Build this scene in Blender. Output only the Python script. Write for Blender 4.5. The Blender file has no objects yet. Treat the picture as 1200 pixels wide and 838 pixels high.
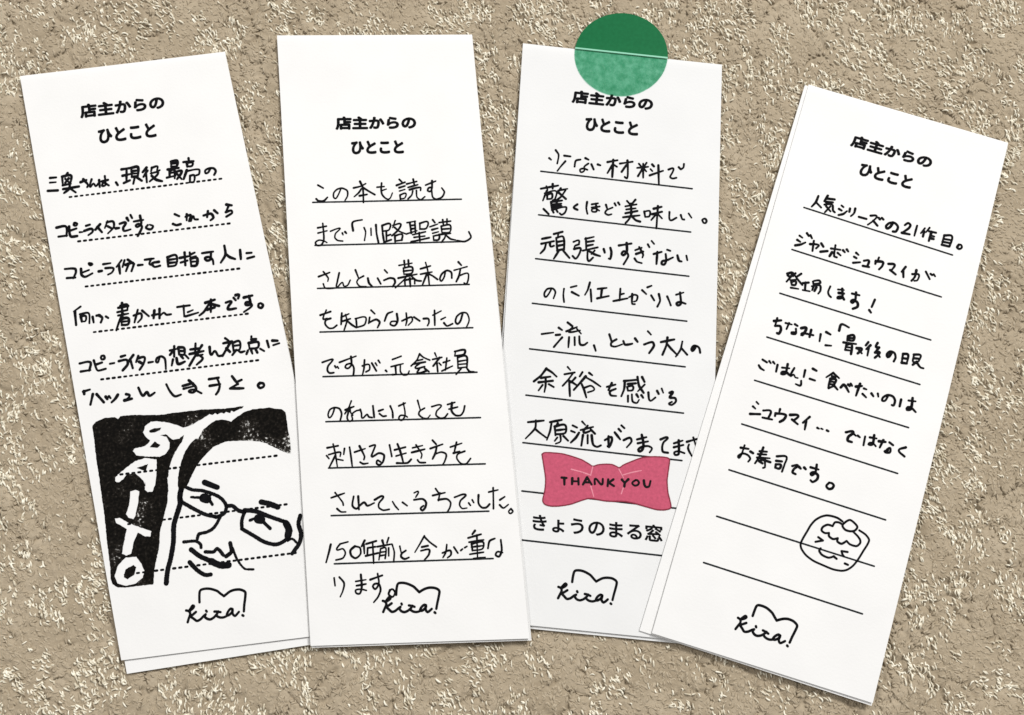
import bpy, bmesh, math, random
import numpy as np
from mathutils import Vector
from mathutils.geometry import tessellate_polygon

SC = bpy.context.scene
COL = SC.collection
MM = 0.001
rng = random.Random(7)

# ------------------------------------------------------------------ camera, lamps, exposure
cd = bpy.data.cameras.new('camera')
cd.sensor_width = 36.0; cd.lens = 39.000; cd.clip_start = 0.01; cd.clip_end = 20.0
cam = bpy.data.objects.new('camera', cd); COL.objects.link(cam)
cam.location = [v * MM for v in [0.0, -48.964, 309.146]]
cam.rotation_euler = (math.radians(9.0), 0, 0)
SC.camera = cam
W = bpy.data.worlds.new('World'); SC.world = W; W.use_nodes = True
W.node_tree.nodes['Background'].inputs['Color'].default_value = (1.0, 0.985, 0.965, 1)
W.node_tree.nodes['Background'].inputs['Strength'].default_value = 0.32
def lamp(name, loc, aim, size, energy, color):
    l = bpy.data.lights.new(name, 'AREA'); l.shape = 'DISK'; l.size = size; l.energy = energy; l.color = color
    o = bpy.data.objects.new(name, l); COL.objects.link(o); o.location = loc
    o.rotation_euler = (Vector(aim) - Vector(loc)).to_track_quat('-Z', 'Y').to_euler()
    return o
lamp('ceiling_lamp', (0.85, 1.15, 1.75), (0.0, 0.02, 0), 0.62, 46.0, (1.0, 0.985, 0.965))
lamp('added_left_lamp', (-1.30, 0.70, 1.75), (0.0, 0.0, 0), 0.62, 12.5, (1.0, 0.975, 0.95))  # added lamp, no known source: weak shadows along right-hand paper edges
SC.view_settings.view_transform = 'Standard'; SC.view_settings.look = 'None'
SC.view_settings.exposure = 0.0; SC.view_settings.gamma = 1.0

SLIPS = {1: {'at': (-94.44, 4.04, 10.26),
     'back': '-691,1729 502,1669 715,-1777 -503,-1746',
     'fill': [['-521,-383 -498,-364 -448,-352 -392,-357 -376,-372 -360,-357 -278,-366 -144,-390 -70,-392 4,-397 89,-402 218,-420 324,-424 317,-433 279,-441 263,-448 251,-436 243,-450 221,-439 209,-447 193,-437 172,-446 162,-434 146,-444 130,-433 112,-443 82,-455 45,-468 22,-478 -25,-484 -62,-460 -116,-436 -165,-421 -199,-418 -233,-438 -247,-470 -236,-501 -215,-521 -219,-528 -247,-548 -308,-551 -316,-564 -301,-590 -252,-605 -174,-621 -139,-611 -116,-586 -109,-553 -124,-517 -156,-503 -125,-503 -90,-542 -55,-540 -26,-525 -41,-559 -87,-609 -117,-661 -132,-692 -143,-741 -149,-743 -150,-806 -169,-890 -203,-971 -227,-1030 -240,-1106 -266,-1179 -285,-1238 -297,-1302 -371,-1296 -441,-1293 -487,-1285 -515,-1262 -522,-1226 -517,-1180 -517,-1055 -514,-899 -516,-756 -517,-680 -520,-610 -521,-530 -519,-444', '-430,-692 -415,-678 -359,-645 -311,-620 -253,-613 -193,-632 -202,-702 -219,-773 -224,-777 -237,-803 -264,-802 -278,-787 -273,-744 -273,-768 -280,-734 -319,-687 -364,-684 -390,-708 -414,-721 -433,-712', '-357,-781 -329,-778 -310,-789 -322,-847 -346,-914 -360,-935 -386,-922 -396,-901 -374,-853', '-460,-913 -433,-914 -383,-954 -324,-988 -272,-1017 -280,-1044 -307,-1040 -346,-1012 -371,-1051 -395,-1117 -423,-1123 -445,-1108 -437,-1078 -402,-982 -455,-937', '-425,-1133 -370,-1139 -348,-1180 -336,-1221 -350,-1257 -392,-1281 -447,-1283 -488,-1262 -499,-1223 -477,-1172 -446,-1146'], ['-214,-467 -182,-459 -145,-461 -155,-475 -185,-483 -213,-478'], ['-223,-558 -191,-532 -163,-555 -179,-570'], ['-307,-660 -243,-649 -260,-687 -283,-673'], ['-436,-1195 -391,-1180 -377,-1194 -394,-1234 -432,-1250 -451,-1235'], ['322,-457 369,-451 415,-454 460,-458 504,-473 531,-481 548,-501 548,-562 547,-608 550,-666 544,-732 523,-728 471,-692 415,-651 366,-630 277,-611 193,-602 122,-621 71,-660 42,-684 12,-718 -28,-777 -55,-819 -90,-821 -98,-800 -89,-751 -78,-713 -61,-671 -34,-618 2,-579 34,-556 50,-559 79,-518 116,-496 159,-474 204,-480 242,-498 273,-480']],
     'front': '-694,1736 508,1673 706,-1739 -519,-1670',
     'hand': [(0.698, '-590,1085 -555,1082|-594,1057 -560,1054|-611,1010 -555,1003|-487,1097 -503,1079|-521,1082 -523,1028|-521,1081 -470,1078 -480,1030|-505,1065 -487,1041|-485,1064 -508,1040|-523,1028 -477,1030|-523,1005 -433,1005|-482,1028 -490,1001 -521,981|-481,999 -455,973|-420,1029 -386,1036|-403,1044 -380,1005 -386,993|-356,1035 -370,991 -348,1008 -337,990 -319,1005|-314,1023 -315,981|-299,1012 -264,1015|-279,1041 -282,987 -301,985 -290,1002 -263,981|-220,992 -212,974|-179,1064 -126,1063|-178,1025 -135,1027|-150,1063 -160,987|-176,980 -140,990|-123,1063 -126,1006|-123,1063 -85,1061 -92,1005|-121,1043 -91,1041|-123,1028 -93,1024|-125,1009 -92,1007|-110,1003 -123,966|-99,1001 -73,976|-36,1049 -61,1026|-34,1030 -60,997|-43,1010 -45,961|-5,1044 -13,1022|-7,1042 27,1045 22,1018 37,1020|-16,1010 27,1007 -28,963|-13,995 10,967 42,952|109,1061 105,1031|109,1059 143,1058 137,1028 105,1029|107,1047 139,1044|83,1016 146,1014|93,1009 88,970|93,1008 120,1007 116,956|91,994 118,992|72,968 122,971|128,994 161,992 129,949|127,989 155,944|210,1062 210,1044|178,1044 236,1039|197,1034 197,1013|197,1034 230,1031 224,1013 197,1013|191,992 166,942|191,987 260,984 257,956 241,952|205,956 199,917|205,956 229,954 222,917 199,917|326,977 310,956 296,954 295,971 317,980 344,976 355,957 343,936'), (0.698, '-587,784 -534,781 -536,725|-582,729 -534,727|-516,778 -517,729 -510,716 -477,714|-515,752 -476,759|-483,793 -489,782 -476,776 -468,786 -480,794|-460,734 -443,732|-420,765 -398,768|-433,737 -390,742 -387,724 -413,708|-340,760 -370,733|-357,747 -335,711|-296,771 -316,733|-301,765 -265,763 -265,730 -302,698|-299,741 -281,727|-254,720 -236,719|-229,743 -195,744 -212,716 -210,697 -172,699|-185,770 -178,752|-162,784 -155,764|-148,742 -94,742|-109,770 -108,721 -132,706 -140,717 -121,723 -106,702 -136,653|-72,707 -84,693 -59,679 -43,695 -60,707|88,744 112,727|71,688 90,677 114,679|156,731 151,695|148,717 177,721 164,688|173,689 190,714 196,694 215,689|250,706 293,709 304,684 286,671|278,728 269,693|314,726 331,705|388,747 417,737|379,703 411,707 413,692 378,676|397,733 379,703'), (0.698, '-568,534 -511,525 -509,503 -528,471|-563,479 -516,474|-478,519 -478,482 -460,468 -417,481|-471,496 -434,504|-428,541 -423,531 -411,535 -424,541|-380,486 -363,486|-350,523 -309,522|-341,498 -296,489 -308,466 -331,458|-245,528 -278,494|-263,504 -263,451|-228,525 -244,488|-210,525 -178,493|-226,497 -182,499 -197,454|-210,494 -228,460|-156,482 -130,480|-114,507 -63,505|-78,506 -91,478 -73,469|-37,481 -77,478 -65,456 -33,457|14,499 12,444|14,499 64,501 56,446 12,444|15,482 61,481|15,464 58,461|84,482 132,483|114,509 109,434|85,454 124,459|143,504 144,476 175,475|146,491 171,498|142,466 142,423|142,466 179,464 171,423 142,423|145,448 174,445|212,487 275,485|263,482 252,441 232,440 225,456 249,457 266,438 267,411|343,508 342,455 310,413|343,460 364,436 393,419|428,467 425,413|462,442 490,439|462,410 501,414'), (0.698, '-506,301 -547,280|-541,279 -543,200|-514,257 -466,255 -468,197|-511,244 -509,214|-511,244 -484,242 -488,214 -509,214|-446,230 -444,197|-423,233 -403,234|-410,233 -393,215 -404,190|-372,219 -360,208|-273,280 -281,200|-297,256 -240,257|-284,266 -244,265 -249,234|-305,232 -248,234|-303,212 -245,213|-276,219 -307,165 -323,130|-289,191 -289,154|-289,191 -249,186 -253,153 -289,154|-288,173 -253,170|-217,196 -176,201 -174,175 -198,153|-190,225 -217,156|-166,216 -133,177|-98,204 -108,161|-68,208 -75,155|-113,179 -71,180|-73,167 -47,182 -34,168 -8,166|32,201 103,198|68,202 64,140|87,161 117,168|72,139 145,148|192,197 246,205|225,210 215,138|218,195 177,147 149,130|226,183 266,165|196,156 240,161|306,177 338,178 320,156 313,137 358,134|353,197 363,181|367,210 386,209 378,189|411,188 459,191|440,192 441,144 416,144 418,158 437,155 449,133 399,105|488,136 484,121 499,111 511,125 498,139 488,136'),
              (0.698, '-549,-22 -490,-26 -501,-72|-548,-69 -494,-70|-469,-19 -460,-69 -452,-81 -409,-78|-457,-44 -425,-39|-428,-8 -424,-21 -409,-20 -410,-3 -424,-1|-382,-54 -358,-54|-316,-25 -292,-22|-331,-48 -287,-49 -285,-75 -316,-104|-247,-28 -281,-62|-267,-53 -259,-102|-220,-38 -236,-70|-222,-51 -187,-52 -196,-86 -222,-117|-219,-72 -201,-87|-168,-86 -143,-86|-103,-67 -117,-95 -126,-88 -118,-69 -92,-64 -75,-82 -77,-140|-41,-39 9,-36|-14,-19 -22,-78|-23,-45 -44,-64|8,-30 7,-71|8,-30 39,-39 34,-76 7,-71|8,-51 35,-56|-31,-93 -42,-126|-10,-89 -5,-123 33,-117|16,-81 26,-97|41,-81 56,-103|73,-54 127,-57|106,-25 97,-79|65,-79 145,-76|140,-42 89,-102 56,-144|105,-96 137,-95|111,-90 134,-117 96,-146|181,-59 184,-105 207,-87 223,-118 246,-120|274,-25 291,-42|260,-52 310,-49|299,-55 246,-122|273,-83 290,-107|312,-59 311,-106|312,-59 350,-56 346,-102 311,-103|315,-77 345,-78|326,-103 301,-127|336,-105 349,-120 372,-118|421,-41 416,-75|418,-58 445,-61|401,-76 401,-109|401,-76 453,-80 448,-110 401,-109|390,-118 380,-136|409,-121 413,-140|435,-121 441,-139|460,-120 480,-137|504,-82 509,-120|534,-86 562,-92|535,-113 570,-108'), (0.698, '-548,-184 -510,-179|-544,-183 -544,-199|-497,-208 -517,-264|-476,-212 -442,-264|-428,-235 -421,-249|-410,-236 -402,-248|-360,-236 -378,-257 -399,-272|-314,-241 -295,-251 -311,-269 -327,-274|-327,-274 -286,-272|-242,-217 -223,-266 -198,-250 -187,-273 -156,-261|-86,-226 -71,-268 -48,-301 -13,-298|3,-251 63,-246|6,-268 71,-263|41,-226 72,-266 74,-285 54,-298 33,-287 61,-283 101,-311|153,-240 207,-241|152,-278 211,-279|198,-240 207,-286 195,-316 180,-332|282,-246 309,-297|306,-283 332,-276|309,-295 262,-312|262,-313 336,-325|431,-312 418,-322 427,-340 449,-334 449,-318 431,-312')],
     'head': ['-374,1499 119,1471 -377,1411', '-287,1332 49,1314 -289,1238'],
     'logo': (0.62, '-64,-1442 -61,-1413 -55,-1385 -46,-1377 -20,-1376 5,-1382 38,-1399 54,-1416 71,-1433|71,-1433 87,-1424 107,-1414 131,-1410 159,-1413 179,-1423 188,-1434 181,-1470 173,-1498 166,-1532|156,-1551 160,-1555|-141,-1472 -127,-1477|-127,-1479 -113,-1463 -102,-1452 -96,-1458 -105,-1468 -121,-1477|-141,-1535 -132,-1515 -122,-1495 -124,-1477|-90,-1489 -108,-1500 -122,-1509|-122,-1509 -107,-1522 -91,-1537 -71,-1532 -51,-1517 -40,-1511|-40,-1511 -46,-1523 -34,-1536 -18,-1542 2,-1535 18,-1522|-35,-1492 -32,-1498|9,-1505 25,-1508 41,-1514|29,-1508 18,-1528 34,-1541 54,-1544 71,-1540|107,-1509 97,-1505 82,-1518 72,-1536 82,-1538 102,-1525 107,-1511 104,-1532 115,-1548 126,-1541 139,-1530'),
     'rule': ['-500,952 394,905', '-482,682 405,632', '-471,412 422,359', '-457,142 433,91', '-448,-133 453,-183', '-473,-675 477,-731', '-399,-956 492,-1005', '-451,-1223 503,-1274'],
     'stamp': [(0.776, '-51,-815 -19,-834 30,-847 94,-880 132,-912 151,-954 133,-993 85,-1005'), (0.776, '89,-1004 29,-978 -33,-933 -86,-890'), (0.948, '-77,-819 -94,-859 -88,-889'), (0.862, '151,-954 184,-960 214,-991 246,-1005'), (0.776, '247,-1001 225,-1043 217,-1092'), (0.776, '217,-1092 270,-1136 330,-1185 386,-1209 429,-1202 466,-1180 480,-1148 469,-1104 446,-1090'), (0.862, '247,-995 305,-1011 367,-1048 449,-1094'), (1.379, '459,-1104 467,-1140 457,-1176'), (0.517, '455,-1201 481,-1195 504,-1222'), (0.948, '543,-1078 527,-1123 533,-1175 518,-1223 469,-1274'), (0.517, '-33,-872 17,-883 72,-882'), (1.982, '35,-889 51,-897'), (0.689, '63,-904 76,-933'), (0.603, '268,-1055 299,-1048 338,-1043'), (1.81, '315,-1055 328,-1062'), (0.732, '332,-1067 370,-1118'), (1.206, '51,-805 116,-844'), (1.206, '343,-967 385,-984 429,-1011'), (0.732, '110,-1006 89,-1036 60,-1064 24,-1076 -18,-1079 -30,-1103'), (0.689, '-105,-1106 -42,-1113 -17,-1133 -16,-1153'), (0.732, '3,-1180 47,-1188 70,-1175 99,-1216'), (0.819, '144,-1157 143,-1205 112,-1225'), (0.474, '153,-1186 169,-1252 203,-1308 249,-1320'), (1.034, '-71,-1154 -26,-1200 36,-1240'), (1.336, '28,-1236 74,-1266 119,-1273'), (0.862, '-88,-1220 -53,-1270 -15,-1302 16,-1306'), (1.126, '-76,-804 -93,-856 -97,-895 -110,-925 -146,-1005 -161,-1096 -186,-1178 -212,-1243 -228,-1309')]},
 2: {'at': (-32.62, 9.08, 3.133),
     'back': '-634,1769 510,1712 662,-1770 -522,-1744',
     'front': '-636,1774 512,1717 650,-1758 -525,-1733',
     'hand': [(0.518, '-418,840 -388,820|-430,758 -417,745 -388,743 -365,764|-288,809 -301,779 -318,754 -330,763 -328,789 -308,809 -280,814 -251,797 -250,767 -265,740|-214,812 -173,820 -144,834|-176,849 -161,809 -160,722|-169,805 -186,781 -212,759|-157,809 -125,786 -93,765|-181,763 -138,769|-52,833 -56,795 -52,765 -36,743 -18,733 -5,741 8,770|-79,809 -38,811|-55,786 -26,795|50,849 64,833|34,814 82,830|48,799 81,808|49,779 80,787|51,755 52,729|51,755 84,763 78,736 54,732|130,846 135,814|92,819 150,831|99,798 155,811|107,784 169,794 170,776|125,775 118,751 96,729|146,777 148,737 168,721 193,737|200,806 259,827|238,830 236,787 227,767 211,772 217,788 237,791|234,771 238,732 258,718 291,729 306,758 292,784'), (0.518, '-425,585 -376,592|-424,554 -373,565|-396,610 -392,551 -393,509 -408,483 -432,482 -440,499 -419,512 -391,505 -375,495|-353,561 -316,574 -297,575 -324,547 -329,522 -314,505 -285,499|-286,547 -282,536|-270,553 -263,544|-224,557 -225,607 -171,619|-161,572 -153,546 -161,496|-122,566 -122,524|-93,585 -91,534 -82,479|-58,579 -56,541|-58,579 -13,587 -19,552 -51,545|-35,542 -36,485|-56,533 -50,480|-35,516 -12,523|-50,480 -9,492|18,604 2,563|4,576 48,582 30,545 -4,515|13,564 38,540 78,521|13,514 13,478|13,514 54,520 51,486|13,483 54,487|85,588 134,594|101,587 107,524|130,594 131,518|109,570 129,571|108,549 130,552|78,521 140,537|158,580 157,546|158,580 203,586 193,548 157,546|115,515 188,528|152,525 154,475|122,499 183,503|105,473 207,491|232,597 244,579|214,556 260,570|226,538 259,545|229,517 262,524|232,500 233,475|232,500 265,502 260,477 233,476|268,578 334,583|289,594 292,564|314,597 312,563|279,556 282,518|279,556 329,560 327,520 282,518|281,538 324,539|265,507 330,511|302,517 297,488 275,460|305,500 329,478 357,470|435,514 445,480 409,458 365,467'), (0.518, '-427,298 -364,319|-400,326 -373,287 -376,268|-402,255 -391,230 -342,226|-310,314 -322,263 -326,232 -305,250 -293,257 -285,235 -265,239 -249,268|-218,326 -203,282|-173,288 -203,272 -212,253 -196,230 -160,225|-149,274 -143,245 -122,221|-94,271 -77,237|-53,317 -38,299|-58,257 -25,268 -1,262 4,241 -11,217|30,339 104,348|60,365 62,329|84,367 85,332|54,322 56,284|54,322 103,325 101,290 57,286|55,304 100,307|23,265 129,282|73,283 60,259 5,210|93,278 124,247 152,241|59,251 60,217|59,251 112,254 115,227|88,261 90,212|151,312 208,326|181,348 191,302 197,214|150,281 215,290|186,281 159,220|194,281 218,267 245,245|292,292 282,255 265,234 258,248 271,276 300,294 324,282 326,248|367,340 383,320|341,293 415,310|377,300 367,259 350,226|372,261 417,271 419,239 406,208 394,216'), (0.518, '-423,75 -365,92|-389,102 -408,52 -385,54|-366,53 -393,44 -397,22 -377,-2 -353,-3 -332,12|-302,80 -308,15|-307,56 -262,74|-306,31 -255,45|-281,71 -275,34 -293,-22|-273,34 -250,12 -223,-8|-223,43 -220,-6|-227,44 -170,49 -176,8 -216,-6|-137,88 -117,66|-146,47 -153,13|-147,19 -110,33 -91,16 -104,-14|-63,22 -45,62 -16,73|7,59 10,18 -7,-8 -31,0 -25,16 7,16|35,17 89,36 92,14 69,-10|60,61 62,19 55,-10|103,35 134,11|156,23 183,21 186,0 177,-18|210,40 257,62|220,67 218,-18|255,13 280,24|270,-8 286,-26 318,-15|377,39 363,-1 346,-18 335,-4 344,25 373,45 401,40 412,0 393,-44'),
              (0.518, '-419,-195 -370,-181 -358,-182 -387,-217 -392,-241 -381,-257 -357,-257|-350,-219 -344,-229|-336,-224 -329,-234|-323,-200 -230,-170|-258,-171 -257,-216 -276,-237 -292,-230 -283,-214 -257,-212 -244,-237 -248,-277|-196,-227 -160,-221 -157,-250 -177,-262|-183,-194 -188,-244 -198,-280|-143,-214 -119,-260|-123,-215 -115,-230|-106,-201 -97,-216|-67,-260 -61,-267|-27,-200 22,-184|-36,-240 32,-227|-12,-237 -10,-286|-30,-286 -10,-286|16,-235 15,-271 30,-290 54,-289 64,-270|126,-176 109,-211 76,-242|126,-178 146,-197 181,-215|105,-215 141,-209|92,-232 156,-224|127,-229 99,-255 151,-250|123,-257 110,-284 166,-273|151,-261 174,-280|211,-176 219,-197|197,-212 249,-203|237,-204 199,-249|220,-226 223,-282|232,-234 243,-247|277,-208 266,-277|256,-233 293,-223|246,-280 307,-255|322,-199 327,-175|323,-174 379,-168 374,-193 326,-199|337,-208 337,-268|337,-209 386,-204 387,-265|340,-231 385,-226|339,-248 385,-247|338,-269 387,-265|354,-273 325,-303|383,-267 401,-292 425,-295'), (0.518, '-358,-456 -371,-491 -388,-508 -395,-490 -383,-462 -358,-453 -331,-461 -320,-490 -329,-527|-264,-421 -279,-456 -302,-491|-299,-469 -251,-453|-273,-456 -270,-484 -258,-501|-279,-472 -290,-515 -278,-534 -261,-525 -264,-497 -240,-478 -214,-474|-216,-471 -210,-492 -206,-520 -179,-501 -170,-515 -152,-520|-145,-455 -143,-483 -140,-520|-113,-485 -89,-478|-110,-501 -92,-516 -74,-515|-49,-461 -38,-493 -37,-527|-1,-463 35,-449|24,-447 31,-493 30,-521 12,-544 -4,-535 5,-517 30,-519 44,-528|104,-438 116,-490|141,-483 113,-499 108,-517 131,-538 155,-540 170,-524|181,-477 233,-472 208,-503 203,-526 226,-544 250,-541 267,-522|269,-470 310,-460|276,-496 324,-487|294,-462 290,-507 310,-532 338,-534 355,-515 364,-483'), (0.518, '-405,-674 -345,-666|-372,-655 -362,-704 -352,-784|-410,-717 -397,-734|-398,-712 -334,-702 -335,-725|-362,-720 -396,-781|-359,-738 -320,-748|-310,-683 -315,-715|-282,-677 -276,-725 -270,-788|-255,-706 -196,-690|-227,-674 -201,-733 -205,-750|-226,-763 -210,-773 -183,-771|-171,-679 -140,-673 -144,-688 -163,-732 -158,-737 -121,-719 -94,-731 -100,-766 -120,-784 -135,-776 -131,-758 -115,-767|-61,-677 -51,-741|-34,-706 26,-694|-17,-674 -3,-716 11,-776|-27,-740 28,-727|-25,-779 34,-781 55,-763|65,-700 121,-690|60,-725 132,-711|85,-685 115,-738 110,-759|90,-768 101,-782 133,-785|177,-664 196,-687|163,-709 232,-689|199,-699 190,-734 173,-767|186,-742 222,-732 249,-746 239,-784 226,-803|274,-707 338,-689|309,-682 293,-740|352,-734 312,-749 307,-772 329,-801 357,-803 382,-776|290,-741 324,-734'), (0.518, '-391,-949 -318,-928|-369,-922 -329,-977 -326,-993|-361,-1010 -340,-1028 -314,-1030|-268,-948 -276,-999 -255,-1016 -238,-1001|-243,-949 -241,-1021|-238,-1001 -211,-984 -195,-1003 -157,-990|-154,-973 -107,-957 -131,-993 -132,-1016 -109,-1032 -76,-1029|-56,-988 -43,-1012 -25,-1034|-2,-995 23,-1015|64,-947 87,-941 72,-971|62,-985 109,-983 127,-1002 121,-1030 105,-1045 96,-1033 112,-1020|182,-930 197,-953|165,-967 233,-955|205,-955 195,-997|195,-992 241,-990 261,-1010 256,-1037 242,-1060|284,-983 345,-972 316,-1003 310,-1026 323,-1046 349,-1045|360,-1018 369,-1032|380,-1002 388,-1018|416,-978 414,-1023 431,-1047 455,-1048 474,-1031|473,-965 524,-956|498,-943 496,-1009 494,-1057|532,-1011 559,-995|529,-1038 548,-1056 576,-1039|590,-1062 576,-1076 584,-1088 599,-1078 590,-1062'),
              (0.518, '-401,-1201 -412,-1242 -429,-1296|-350,-1201 -369,-1231 -336,-1228 -323,-1252 -338,-1278 -375,-1286|-350,-1201 -307,-1192|-270,-1218 -295,-1239 -291,-1267 -268,-1282 -241,-1261 -243,-1228 -270,-1218|-216,-1190 -233,-1220|-221,-1211 -220,-1260|-208,-1209 -153,-1196|-201,-1231 -159,-1227|-201,-1231 -204,-1265|-213,-1273 -144,-1261|-173,-1200 -171,-1315|-120,-1195 -114,-1217|-85,-1182 -95,-1209|-149,-1227 -69,-1217|-131,-1239 -142,-1298|-131,-1239 -103,-1236 -108,-1293|-132,-1258 -108,-1256|-132,-1276 -109,-1273|-87,-1237 -88,-1280|-67,-1219 -57,-1262 -62,-1309|-26,-1231 -20,-1264|6,-1256 -17,-1271 -21,-1288 -2,-1301 21,-1294|110,-1183 85,-1223 55,-1268|110,-1188 137,-1217 173,-1246|94,-1242 127,-1237|88,-1262 133,-1258 129,-1286 105,-1312|204,-1280 247,-1269 250,-1292 231,-1307|230,-1236 223,-1277 206,-1305|268,-1252 288,-1285|305,-1272 314,-1265|327,-1258 339,-1252|387,-1170 372,-1188|348,-1207 419,-1191|352,-1230 432,-1222|365,-1239 368,-1276|365,-1240 427,-1233 423,-1269 368,-1276|364,-1257 424,-1253|396,-1194 394,-1316|353,-1295 428,-1288|371,-1319 436,-1316|453,-1269 464,-1230 493,-1218|525,-1227 527,-1284 511,-1316 493,-1306 503,-1290 531,-1296'), (0.518, '-388,-1381 -384,-1423|-360,-1378 -335,-1412 -343,-1452 -358,-1483|-272,-1406 -216,-1400|-268,-1429 -217,-1423|-243,-1371 -240,-1435 -251,-1471 -269,-1470 -274,-1453 -245,-1449 -216,-1457|-193,-1401 -127,-1382|-152,-1371 -147,-1422 -167,-1453 -180,-1438 -170,-1425 -147,-1427 -139,-1459 -154,-1495 -178,-1522|-88,-1462 -96,-1484 -75,-1499 -62,-1477 -74,-1458 -88,-1462')],
     'head': ['-308,1252 162,1231 -309,1168', '-221,1099 85,1086 -222,1014'],
     'logo': (0.62, '-56,-1489 -53,-1462 -47,-1436 -39,-1428 -14,-1428 8,-1434 39,-1450 55,-1466 70,-1482|70,-1482 85,-1473 104,-1465 126,-1461 153,-1464 172,-1473 179,-1484 172,-1518 165,-1544 158,-1575|148,-1593 152,-1597|-129,-1517 -116,-1522|-116,-1524 -103,-1508 -92,-1498 -86,-1504 -95,-1514 -110,-1522|-129,-1576 -120,-1557 -111,-1538 -113,-1522|-82,-1533 -98,-1543 -111,-1551|-111,-1551 -98,-1564 -82,-1578 -64,-1574 -45,-1560 -35,-1554|-35,-1554 -40,-1565 -30,-1578 -14,-1583 4,-1577 20,-1565|-29,-1537 -27,-1542|11,-1549 26,-1552 41,-1558|30,-1552 19,-1571 34,-1583 53,-1586 69,-1582|103,-1553 94,-1550 79,-1561 70,-1578 80,-1581 98,-1568 103,-1555 100,-1575 110,-1590 121,-1584 133,-1574'),
     'rule': ['-450,738 401,710', '-443,482 409,458', '-435,230 422,206', '-427,-22 430,-44', '-417,-276 441,-298', '-408,-529 448,-553', '-401,-786 461,-810', '-394,-1046 468,-1069', '-385,-1306 478,-1325']},
 3: {'at': (27.71, 7.4, -4.629),
     'back': '-626,1673 546,1634 645,-1685 -586,-1665',
     'bow': '-331,-724 -319,-715 -280,-712 -220,-713 -164,-723 -108,-738 -66,-758 -46,-768 -19,-758 20,-751 60,-750 84,-758 100,-764 123,-747 169,-723 223,-699 278,-689 333,-686 365,-689 375,-699 372,-750 368,-814 376,-876 390,-922 398,-953 393,-965 358,-975 319,-976 255,-964 199,-953 152,-947 112,-948 73,-951 34,-952 -6,-948 -38,-945 -61,-947 -100,-962 -153,-985 -215,-1000 -262,-1004 -294,-997 -307,-978 -300,-923 -300,-860 -313,-798 -329,-752',
     'cap': '-357,-1051 359,-1059 -352,-1144',
     'crease': '-163,-794 -103,-805 -54,-818|-46,-772 -53,-812|119,-804 173,-784 223,-770|99,-772 117,-801 127,-817|-49,-879 -29,-934|132,-863 121,-906',
     'disc': '227,1672 227,1647 224,1621 219,1596 212,1572 202,1548 189,1525 175,1504 158,1484 139,1465 118,1449 96,1434 73,1421 48,1411 23,1403 -3,1397 -30,1394 -56,1393 -83,1394 -109,1398 -135,1405 -160,1413 -183,1424 -206,1438 -227,1453 -246,1470 -263,1489 -279,1509 -292,1531 -303,1554 -311,1578 -317,1603 -320,1628 -320,1653 -318,1679 -313,1704 -306,1729 -296,1753 -284,1776 -269,1797 -253,1818 -234,1836 -213,1853 -191,1868 -167,1881 -143,1892 -117,1900 -90,1906 -64,1910 -36,1911 -10,1909 17,1905 43,1898 68,1889 92,1878 114,1865 135,1849 155,1832 172,1812 187,1792 200,1770 210,1746 218,1722 224,1697',
     'front': '-627,1676 547,1638 646,-1667 -567,-1647',
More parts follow.
